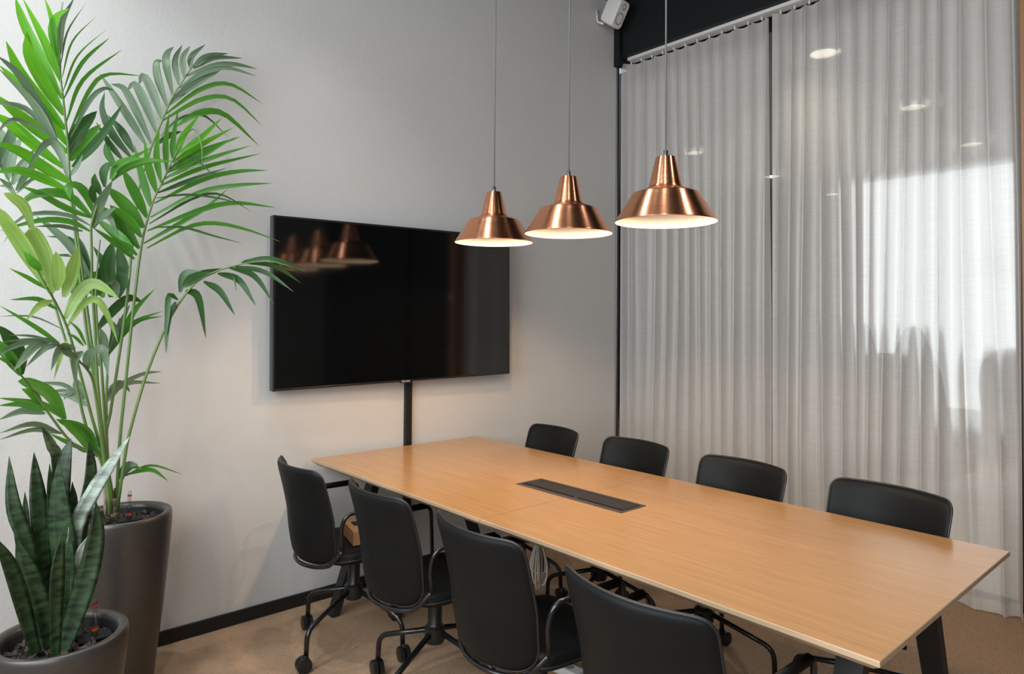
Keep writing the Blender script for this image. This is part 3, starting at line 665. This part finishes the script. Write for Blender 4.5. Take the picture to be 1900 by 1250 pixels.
def frond(stem, Y0, Y1, leaves, T, ws, m, dY=-.06, r0=.0062, r1=.0022):
    """stem: photo pixels of the leaf stalk; Y0..Y1 its distance along the room; leaves: ([points], width px, material, twist, tip offset)"""
    k = len(stem); P = spline([wpt(u, v, Y0 + (Y1 - Y0) * (i / (k - 1)) ** 1.3) for i, (u, v) in enumerate(stem)], 26)
    f = MB().tube(P, [r0 + (r1 - r0) * (i / 26) ** 1.2 for i in range(27)], 7).build('frond', M['stem'], palm, True, PALM)
    for lf in leaves:
        Tn = T; pts = lf[0]; w = lf[1]; mm = lf[2] if len(lf) > 2 and lf[2] else m; tw = lf[3] if len(lf) > 3 else None; d = lf[4] if len(lf) > 4 else None
        if isinstance(pts[0], str): Tn = {'5': T5, '6': T6, '7': T7, '8': T8, '2': T2}[pts[0]]; pts = pts[1:]
        px = [Tn(*q) for q in pts]
        # base distance follows the stalk at the nearest height
        bu, bv = px[0]; best = min(P, key=lambda p: (CU + FPX * (p - CAM).dot(RT) / (p - CAM).dot(FW) - bu) ** 2 + (CV - FPX * (p - CAM).dot(UP) / (p - CAM).dot(FW) - bv) ** 2)
        Yb = best.y; dd = d if d is not None else dY + lr.uniform(-.05, .05)
        q = [wpt(u, v, min(3.27, Yb + dd * (i / (len(px) - 1)) ** 1.4)) for i, (u, v) in enumerate(px)]
        leaflet(q, w * ws, lr.uniform(-.35, .35) if tw is None else tw, M[mm], f, PALM, blunt=.25 if w * ws > 17 else 0)
b_, m_, d_, g_, y_ = 'leaf_backlit', 'leaf_mid', 'leaf_dark', 'leaf_grey', 'leaf_young'
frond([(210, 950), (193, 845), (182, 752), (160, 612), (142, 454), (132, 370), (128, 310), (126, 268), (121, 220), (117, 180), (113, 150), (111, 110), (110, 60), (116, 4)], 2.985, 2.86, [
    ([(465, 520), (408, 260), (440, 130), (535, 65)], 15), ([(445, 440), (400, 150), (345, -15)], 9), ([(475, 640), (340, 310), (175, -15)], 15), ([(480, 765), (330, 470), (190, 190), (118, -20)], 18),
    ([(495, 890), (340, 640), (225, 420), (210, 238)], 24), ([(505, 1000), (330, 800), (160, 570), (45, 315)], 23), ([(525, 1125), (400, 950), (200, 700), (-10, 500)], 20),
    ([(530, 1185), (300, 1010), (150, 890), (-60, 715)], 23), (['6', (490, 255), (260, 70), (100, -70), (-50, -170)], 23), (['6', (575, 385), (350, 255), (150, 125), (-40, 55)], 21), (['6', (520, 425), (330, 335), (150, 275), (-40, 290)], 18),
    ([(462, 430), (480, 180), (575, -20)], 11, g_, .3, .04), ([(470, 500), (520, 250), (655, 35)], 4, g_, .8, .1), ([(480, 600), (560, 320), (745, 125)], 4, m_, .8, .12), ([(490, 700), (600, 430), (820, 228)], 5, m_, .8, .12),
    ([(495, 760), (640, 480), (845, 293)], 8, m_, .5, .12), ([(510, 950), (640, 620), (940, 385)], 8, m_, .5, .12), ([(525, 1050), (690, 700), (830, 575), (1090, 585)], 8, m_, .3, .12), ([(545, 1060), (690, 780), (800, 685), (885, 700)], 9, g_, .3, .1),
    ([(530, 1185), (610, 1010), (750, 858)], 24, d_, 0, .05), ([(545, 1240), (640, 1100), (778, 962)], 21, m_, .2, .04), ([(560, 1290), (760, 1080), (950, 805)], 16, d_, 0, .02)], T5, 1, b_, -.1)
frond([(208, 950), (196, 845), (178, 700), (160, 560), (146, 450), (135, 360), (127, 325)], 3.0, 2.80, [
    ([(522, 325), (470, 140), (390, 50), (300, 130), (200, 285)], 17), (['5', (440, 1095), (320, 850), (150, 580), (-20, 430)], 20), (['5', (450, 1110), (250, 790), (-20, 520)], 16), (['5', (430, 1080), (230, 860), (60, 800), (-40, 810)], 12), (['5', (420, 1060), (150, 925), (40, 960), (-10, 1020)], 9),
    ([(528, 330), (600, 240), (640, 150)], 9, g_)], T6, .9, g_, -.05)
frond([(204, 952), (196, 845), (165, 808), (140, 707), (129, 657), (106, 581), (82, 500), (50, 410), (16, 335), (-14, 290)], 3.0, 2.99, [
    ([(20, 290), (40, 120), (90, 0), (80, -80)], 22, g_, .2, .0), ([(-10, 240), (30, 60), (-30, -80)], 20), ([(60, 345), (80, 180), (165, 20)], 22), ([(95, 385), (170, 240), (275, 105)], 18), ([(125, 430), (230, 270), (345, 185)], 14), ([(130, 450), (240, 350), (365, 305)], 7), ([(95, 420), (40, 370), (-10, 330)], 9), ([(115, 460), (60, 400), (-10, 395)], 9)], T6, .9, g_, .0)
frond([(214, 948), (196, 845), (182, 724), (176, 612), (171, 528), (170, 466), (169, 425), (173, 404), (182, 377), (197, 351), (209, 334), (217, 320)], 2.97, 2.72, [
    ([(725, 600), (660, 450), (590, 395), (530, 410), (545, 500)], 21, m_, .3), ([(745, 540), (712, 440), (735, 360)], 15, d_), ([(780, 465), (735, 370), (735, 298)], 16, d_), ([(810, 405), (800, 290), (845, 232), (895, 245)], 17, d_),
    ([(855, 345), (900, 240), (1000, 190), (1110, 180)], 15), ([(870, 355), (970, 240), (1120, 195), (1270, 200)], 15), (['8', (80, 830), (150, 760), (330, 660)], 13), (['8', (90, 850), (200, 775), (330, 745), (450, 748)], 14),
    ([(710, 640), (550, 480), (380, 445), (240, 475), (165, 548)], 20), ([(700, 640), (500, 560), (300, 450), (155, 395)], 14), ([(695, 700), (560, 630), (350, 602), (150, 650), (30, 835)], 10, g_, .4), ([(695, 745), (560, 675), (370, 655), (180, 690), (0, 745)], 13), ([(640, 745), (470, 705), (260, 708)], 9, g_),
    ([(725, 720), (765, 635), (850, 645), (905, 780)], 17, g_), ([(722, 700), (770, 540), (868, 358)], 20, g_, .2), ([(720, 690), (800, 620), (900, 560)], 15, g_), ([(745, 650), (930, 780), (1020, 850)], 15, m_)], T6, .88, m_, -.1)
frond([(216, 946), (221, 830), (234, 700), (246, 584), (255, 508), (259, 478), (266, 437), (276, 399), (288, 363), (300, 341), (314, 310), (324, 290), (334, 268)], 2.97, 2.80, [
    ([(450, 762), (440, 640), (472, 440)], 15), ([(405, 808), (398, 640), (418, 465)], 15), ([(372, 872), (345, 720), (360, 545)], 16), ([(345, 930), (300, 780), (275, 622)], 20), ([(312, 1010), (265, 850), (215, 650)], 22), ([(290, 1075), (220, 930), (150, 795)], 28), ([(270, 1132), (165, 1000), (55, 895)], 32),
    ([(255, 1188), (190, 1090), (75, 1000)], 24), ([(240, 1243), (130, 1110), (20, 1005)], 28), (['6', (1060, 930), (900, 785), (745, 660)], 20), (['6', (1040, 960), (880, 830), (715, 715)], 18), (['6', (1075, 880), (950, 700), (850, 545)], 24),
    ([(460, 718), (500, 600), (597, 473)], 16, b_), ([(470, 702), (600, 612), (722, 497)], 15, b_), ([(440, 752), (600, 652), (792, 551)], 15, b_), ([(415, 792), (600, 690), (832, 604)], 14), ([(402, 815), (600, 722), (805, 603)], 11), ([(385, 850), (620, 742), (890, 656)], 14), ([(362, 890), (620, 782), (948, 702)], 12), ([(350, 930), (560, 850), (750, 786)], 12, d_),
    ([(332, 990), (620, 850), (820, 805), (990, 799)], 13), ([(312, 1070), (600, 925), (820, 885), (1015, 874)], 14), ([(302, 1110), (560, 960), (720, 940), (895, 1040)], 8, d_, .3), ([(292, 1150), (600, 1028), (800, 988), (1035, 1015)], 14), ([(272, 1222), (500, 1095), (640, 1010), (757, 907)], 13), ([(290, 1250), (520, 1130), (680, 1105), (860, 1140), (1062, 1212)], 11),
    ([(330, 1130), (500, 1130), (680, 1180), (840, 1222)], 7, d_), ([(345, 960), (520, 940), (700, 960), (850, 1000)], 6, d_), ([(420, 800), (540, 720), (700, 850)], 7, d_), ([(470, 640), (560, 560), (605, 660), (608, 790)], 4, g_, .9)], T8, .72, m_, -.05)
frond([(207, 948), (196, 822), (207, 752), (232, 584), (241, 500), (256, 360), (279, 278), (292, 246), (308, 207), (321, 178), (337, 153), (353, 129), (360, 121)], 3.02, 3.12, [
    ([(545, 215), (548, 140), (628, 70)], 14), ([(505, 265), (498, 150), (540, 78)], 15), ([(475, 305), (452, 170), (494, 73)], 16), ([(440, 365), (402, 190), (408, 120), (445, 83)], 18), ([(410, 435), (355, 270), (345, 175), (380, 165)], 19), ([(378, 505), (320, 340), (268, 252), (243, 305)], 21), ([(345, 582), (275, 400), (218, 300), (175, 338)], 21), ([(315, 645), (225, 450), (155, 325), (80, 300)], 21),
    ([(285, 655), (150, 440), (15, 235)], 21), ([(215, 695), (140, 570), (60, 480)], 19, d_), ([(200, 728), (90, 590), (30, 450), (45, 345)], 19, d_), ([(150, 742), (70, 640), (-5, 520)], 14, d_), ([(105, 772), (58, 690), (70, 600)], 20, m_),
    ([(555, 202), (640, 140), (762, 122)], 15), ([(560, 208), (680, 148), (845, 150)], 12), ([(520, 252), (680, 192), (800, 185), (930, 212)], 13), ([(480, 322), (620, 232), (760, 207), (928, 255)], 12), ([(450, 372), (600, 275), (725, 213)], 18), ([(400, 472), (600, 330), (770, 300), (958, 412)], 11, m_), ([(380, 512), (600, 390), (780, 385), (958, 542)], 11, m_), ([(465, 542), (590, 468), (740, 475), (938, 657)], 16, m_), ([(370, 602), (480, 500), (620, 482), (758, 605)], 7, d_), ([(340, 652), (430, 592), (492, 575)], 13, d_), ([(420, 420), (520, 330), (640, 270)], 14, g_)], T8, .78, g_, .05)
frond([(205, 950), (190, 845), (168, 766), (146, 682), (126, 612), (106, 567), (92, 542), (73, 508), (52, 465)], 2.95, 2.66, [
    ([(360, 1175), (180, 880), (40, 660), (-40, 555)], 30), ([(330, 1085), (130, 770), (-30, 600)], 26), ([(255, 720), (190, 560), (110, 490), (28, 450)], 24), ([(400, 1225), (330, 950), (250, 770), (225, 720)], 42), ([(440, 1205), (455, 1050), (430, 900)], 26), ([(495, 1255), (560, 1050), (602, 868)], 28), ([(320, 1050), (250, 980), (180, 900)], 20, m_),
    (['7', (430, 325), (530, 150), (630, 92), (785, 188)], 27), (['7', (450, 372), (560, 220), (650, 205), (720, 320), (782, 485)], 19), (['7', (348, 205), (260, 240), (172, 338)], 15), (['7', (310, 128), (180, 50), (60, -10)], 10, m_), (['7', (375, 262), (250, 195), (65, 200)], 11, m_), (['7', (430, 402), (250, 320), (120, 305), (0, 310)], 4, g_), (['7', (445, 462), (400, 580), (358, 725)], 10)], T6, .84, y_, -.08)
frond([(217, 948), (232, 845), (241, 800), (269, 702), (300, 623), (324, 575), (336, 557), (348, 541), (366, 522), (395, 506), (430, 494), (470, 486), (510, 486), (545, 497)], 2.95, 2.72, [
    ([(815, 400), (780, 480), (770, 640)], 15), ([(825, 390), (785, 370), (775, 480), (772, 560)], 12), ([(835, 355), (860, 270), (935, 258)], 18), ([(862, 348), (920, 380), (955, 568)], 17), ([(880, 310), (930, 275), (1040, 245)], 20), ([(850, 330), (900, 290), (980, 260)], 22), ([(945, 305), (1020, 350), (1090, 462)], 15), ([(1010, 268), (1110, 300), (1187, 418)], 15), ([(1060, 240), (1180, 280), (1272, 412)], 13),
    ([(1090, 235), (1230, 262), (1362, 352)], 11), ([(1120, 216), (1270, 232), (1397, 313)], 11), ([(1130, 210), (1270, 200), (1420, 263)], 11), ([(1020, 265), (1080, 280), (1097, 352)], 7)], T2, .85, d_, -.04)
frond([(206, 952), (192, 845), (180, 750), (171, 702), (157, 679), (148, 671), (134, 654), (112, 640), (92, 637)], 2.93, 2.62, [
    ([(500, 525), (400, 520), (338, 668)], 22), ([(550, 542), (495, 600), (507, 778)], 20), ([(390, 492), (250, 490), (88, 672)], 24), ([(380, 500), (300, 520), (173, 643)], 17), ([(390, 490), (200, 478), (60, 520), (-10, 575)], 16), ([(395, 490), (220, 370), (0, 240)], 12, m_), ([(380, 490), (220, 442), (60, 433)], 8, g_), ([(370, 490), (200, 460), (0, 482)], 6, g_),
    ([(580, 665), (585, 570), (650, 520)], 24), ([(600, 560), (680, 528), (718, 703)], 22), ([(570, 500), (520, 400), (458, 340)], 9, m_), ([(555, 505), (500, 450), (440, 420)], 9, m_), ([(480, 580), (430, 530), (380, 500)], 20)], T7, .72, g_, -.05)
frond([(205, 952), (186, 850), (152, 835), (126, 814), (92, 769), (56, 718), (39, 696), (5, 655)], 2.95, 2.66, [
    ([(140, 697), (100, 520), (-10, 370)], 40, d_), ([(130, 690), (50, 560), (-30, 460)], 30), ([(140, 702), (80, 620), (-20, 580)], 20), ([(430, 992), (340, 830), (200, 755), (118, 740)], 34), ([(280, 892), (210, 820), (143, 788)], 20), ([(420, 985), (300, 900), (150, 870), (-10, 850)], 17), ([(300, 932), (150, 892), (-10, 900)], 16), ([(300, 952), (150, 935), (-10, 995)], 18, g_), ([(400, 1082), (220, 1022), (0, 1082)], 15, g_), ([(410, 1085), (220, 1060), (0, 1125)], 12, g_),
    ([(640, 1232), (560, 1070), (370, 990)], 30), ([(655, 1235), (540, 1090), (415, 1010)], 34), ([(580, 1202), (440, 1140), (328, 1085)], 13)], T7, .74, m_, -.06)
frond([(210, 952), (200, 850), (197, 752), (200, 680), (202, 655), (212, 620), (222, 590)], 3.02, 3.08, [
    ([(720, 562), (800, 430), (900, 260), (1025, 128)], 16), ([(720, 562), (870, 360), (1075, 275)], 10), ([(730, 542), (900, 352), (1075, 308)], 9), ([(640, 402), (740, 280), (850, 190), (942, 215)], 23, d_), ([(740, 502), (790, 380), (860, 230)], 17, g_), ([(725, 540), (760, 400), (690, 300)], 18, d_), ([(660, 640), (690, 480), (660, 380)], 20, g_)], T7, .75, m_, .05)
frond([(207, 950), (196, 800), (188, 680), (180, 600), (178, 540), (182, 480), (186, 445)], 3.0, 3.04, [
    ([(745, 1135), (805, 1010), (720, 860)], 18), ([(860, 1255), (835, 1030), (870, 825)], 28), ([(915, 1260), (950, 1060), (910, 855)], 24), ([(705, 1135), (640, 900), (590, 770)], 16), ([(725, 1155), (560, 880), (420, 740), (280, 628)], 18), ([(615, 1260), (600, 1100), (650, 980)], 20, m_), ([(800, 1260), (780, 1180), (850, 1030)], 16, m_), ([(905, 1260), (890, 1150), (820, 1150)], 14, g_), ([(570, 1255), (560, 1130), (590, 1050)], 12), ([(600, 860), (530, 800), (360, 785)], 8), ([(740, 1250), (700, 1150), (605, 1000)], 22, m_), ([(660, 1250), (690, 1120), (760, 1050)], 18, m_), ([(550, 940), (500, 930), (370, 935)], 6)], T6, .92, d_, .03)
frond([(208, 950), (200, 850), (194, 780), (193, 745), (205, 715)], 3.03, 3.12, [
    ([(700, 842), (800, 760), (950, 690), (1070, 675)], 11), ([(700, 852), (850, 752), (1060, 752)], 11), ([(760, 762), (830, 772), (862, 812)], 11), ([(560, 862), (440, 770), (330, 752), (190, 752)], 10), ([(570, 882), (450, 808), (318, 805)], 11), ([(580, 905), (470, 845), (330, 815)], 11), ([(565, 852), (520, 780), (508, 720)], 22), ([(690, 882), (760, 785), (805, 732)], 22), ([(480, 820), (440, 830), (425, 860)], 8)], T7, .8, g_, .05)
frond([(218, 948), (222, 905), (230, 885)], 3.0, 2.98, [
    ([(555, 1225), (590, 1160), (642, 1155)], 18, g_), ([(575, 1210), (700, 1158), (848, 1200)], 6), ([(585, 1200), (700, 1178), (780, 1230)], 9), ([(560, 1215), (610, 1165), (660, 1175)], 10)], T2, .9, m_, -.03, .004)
for (u, v0, v1, r, Y) in ((212, 958, 925, .011, 2.96), (204, 955, 895, .008, 3.0), (216, 950, 905, .007, 3.0), (196, 955, 880, .006, 2.98)):
    a, b = wpt(u, v0, Y), wpt(u - 1, v1, Y); MB().tube([a + (b - a) * k / 6 for k in range(7)], [r * (1.15 if k % 2 else .95) for k in range(7)], 9).build('trunk', M['trunk'], palm, True, PALM)

# ------------------------------------------------------------------ snake plant
SN = V((.365, 2.383, 0)); sn = empty('potted_snake_plant', SN); tag(sn, 'snake plant with upright banded leaves in a low charcoal pot', 'plant')
pot(sn, .172, .529, .487, 9, .085, -.008)
def sword(px, w, Y, m, dY=0):
    k = len(px); pts = [wpt(u, v, Y + dY * (i / (k - 1))) for i, (u, v) in enumerate(px)]
    P = spline(pts, 14); vs = []; fs = []; n = 14; ph = random.random() * 6
    for i in range(n + 1):
        s = i / n; t = (P[min(n, i + 1)] - P[max(0, i - 1)]).normalized(); view = P[i] - CAM; dep = view.dot(FW); view.normalize()
        side = Matrix.Rotation(.5 * math.sin(s * 2.2 + ph), 3, t) @ t.cross(view).normalized(); nr = side.cross(t)
        pr = (.55 + .45 * math.sin(PI / 2 * min(1, s / .5))) if s < .5 else max(0, 1 - ((s - .5) / .5) ** 2.1)
        hw = max(.0005, w * dep / FPX / 2 * pr); th = .0035 * (1 - .7 * s)
        for a, d in ((-1, .30), (-.5, .06), (0, 0), (.5, .06), (1, .30)): vs.append(P[i] + side * hw * a - nr * hw * d)
        for a, d in ((.5, .06), (0, 0), (-.5, .06)): vs.append(P[i] + side * hw * a - nr * hw * d + nr * th)
    for i in range(n):
        for j in range(8): fs.append((i * 8 + j, i * 8 + (j + 1) % 8, (i + 1) * 8 + (j + 1) % 8, (i + 1) * 8 + j))
    return MB().add(vs, fs).build('leaf', M[m], sn, True, SN)
s_, p_ = 'snake', 'snake_pale'
SL = [([(92, 1196), (51, 1015), (26, 940), (17, 846)], 27, 2.40, s_, .03), ([(97, 1195), (80, 1034), (70, 936), (63, 838)], 34, 2.42, s_, .03), ([(82, 1185), (52, 985), (46, 912)], 13, 2.44, s_, .02), ([(66, 1212), (43, 1132), (18, 1054), (-10, 995)], 30, 2.33, s_, -.05), ([(80, 1195), (43, 1074), (29, 1005)], 13, 2.38, s_, 0),
      ([(90, 1204), (80, 1128), (55, 1054), (26, 990)], 27, 2.36, s_, 0), ([(107, 1180), (106, 880), (94, 827), (77, 791)], 21, 2.46, s_, .03), ([(110, 1185), (114, 956), (121, 860), (132, 813)], 30, 2.45, s_, .02), ([(100, 1195), (94, 950), (92, 860)], 16, 2.43, s_, .02), ([(116, 1198), (126, 1074), (114, 956), (108, 853)], 44, 2.40, s_, .02),
      ([(122, 1195), (135, 965), (134, 893)], 16, 2.44, s_, .02), ([(131, 1195), (149, 985), (167, 885), (165, 816)], 25, 2.43, s_, .02), ([(129, 1192), (138, 995), (170, 920), (205, 864), (241, 809)], 27, 2.41, p_, -.02), ([(116, 1214), (133, 1165), (162, 1074), (178, 990), (178, 929)], 36, 2.34, s_, 0), ([(103, 1216), (102, 1133), (106, 1055), (117, 985)], 27, 2.31, s_, 0),
      ([(130, 1198), (143, 1050), (164, 993)], 18, 2.38, p_, 0), ([(126, 1190), (140, 980), (162, 922)], 15, 2.42, p_, 0), ([(84, 1200), (66, 1110), (50, 1060), (40, 1010)], 18, 2.37, s_, 0), ([(112, 1205), (122, 1120), (128, 1050), (130, 990)], 26, 2.38, s_, 0), ([(140, 1195), (150, 1160), (152, 1140)], 14, 2.41, p_, 0)]
for a in SL: sword(*a)

# ------------------------------------------------------------------ lounge furniture seen through the curtain
def lounge_chair(y, top_z, w, label, x=7.6):
    r = empty('lounge_chair', (x, y, 0)); tag(r, label, 'armchair', 'dark lounge chairs')
    bo = rounded([(-w * .42, top_z), (w * .42, top_z), (max(.24, w * .62), .95), (.2, .34), (-.2, .34), (-max(.24, w * .62), .95)], [w * .4, w * .4, .14, .06, .06, .14])
    pad(bo, lambda a, b, o: (-.22 + o + .35 * a * a, a, b), .12).build('backrest', M['lounge_seat'], r, True)
    pad(rounded([(-.20, -.24), (.30, -.24), (.30, .24), (-.20, .24)], [.08] * 4), lambda a, b, o: (a, b, .40 + o), .14).build('seat', M['lounge_seat'], r, True)
    for a in (-.14, .24):
        for b in (-.18, .18): MB().cyl((a, b, 0), (a, b, .35), .018, 8).build('leg', M['black'], r)
lounge_chair(2.92, 1.46, .30, 'dark tall-backed lounge chair behind the curtain, beside the lounge wall')
lounge_chair(2.38, 1.41, .16, 'dark lounge chair with a narrow pointed back behind the curtain')
lounge_chair(1.58, 1.22, .44, 'dark wide round-backed lounge chair behind the curtain, near the oak post')
sf = empty('lounge_sofa', (6.85, 2.42, 0)); tag(sf, 'dark low sofa behind the curtain, in front of the lounge chairs', 'sofa')
MB().box((-.38, -.62, .12), (.38, .62, .44), .05).build('seat', M['lounge_seat'], sf, True, sharp=60)
pad(rounded([(-.62, .40), (.62, .40), (.56, 1.16), (-.50, 1.18)], [.05, .05, .16, .2]), lambda a, b, o: (-.30 + o, a, b), .16).build('backrest', M['lounge_seat'], sf, True)
for s in (-.5, .5):
    for t in (-.3, .3): MB().cyl((t, s, 0), (t, s, .13), .02, 8).build('leg', M['black'], sf)
bn = empty('lounge_bench', (9.0, 5.2, 0)); tag(bn, 'long dark low bench in the lounge behind the curtain', 'bench')
MB().box((-.3, -1.6, .28), (.3, 1.6, .48), .04).build('cushion', M['lounge_seat'], bn, True, sharp=60)
MB().box((-.26, -1.55, 0), (.26, 1.55, .28), .01).build('plinth', M['lounge_seat'], bn)
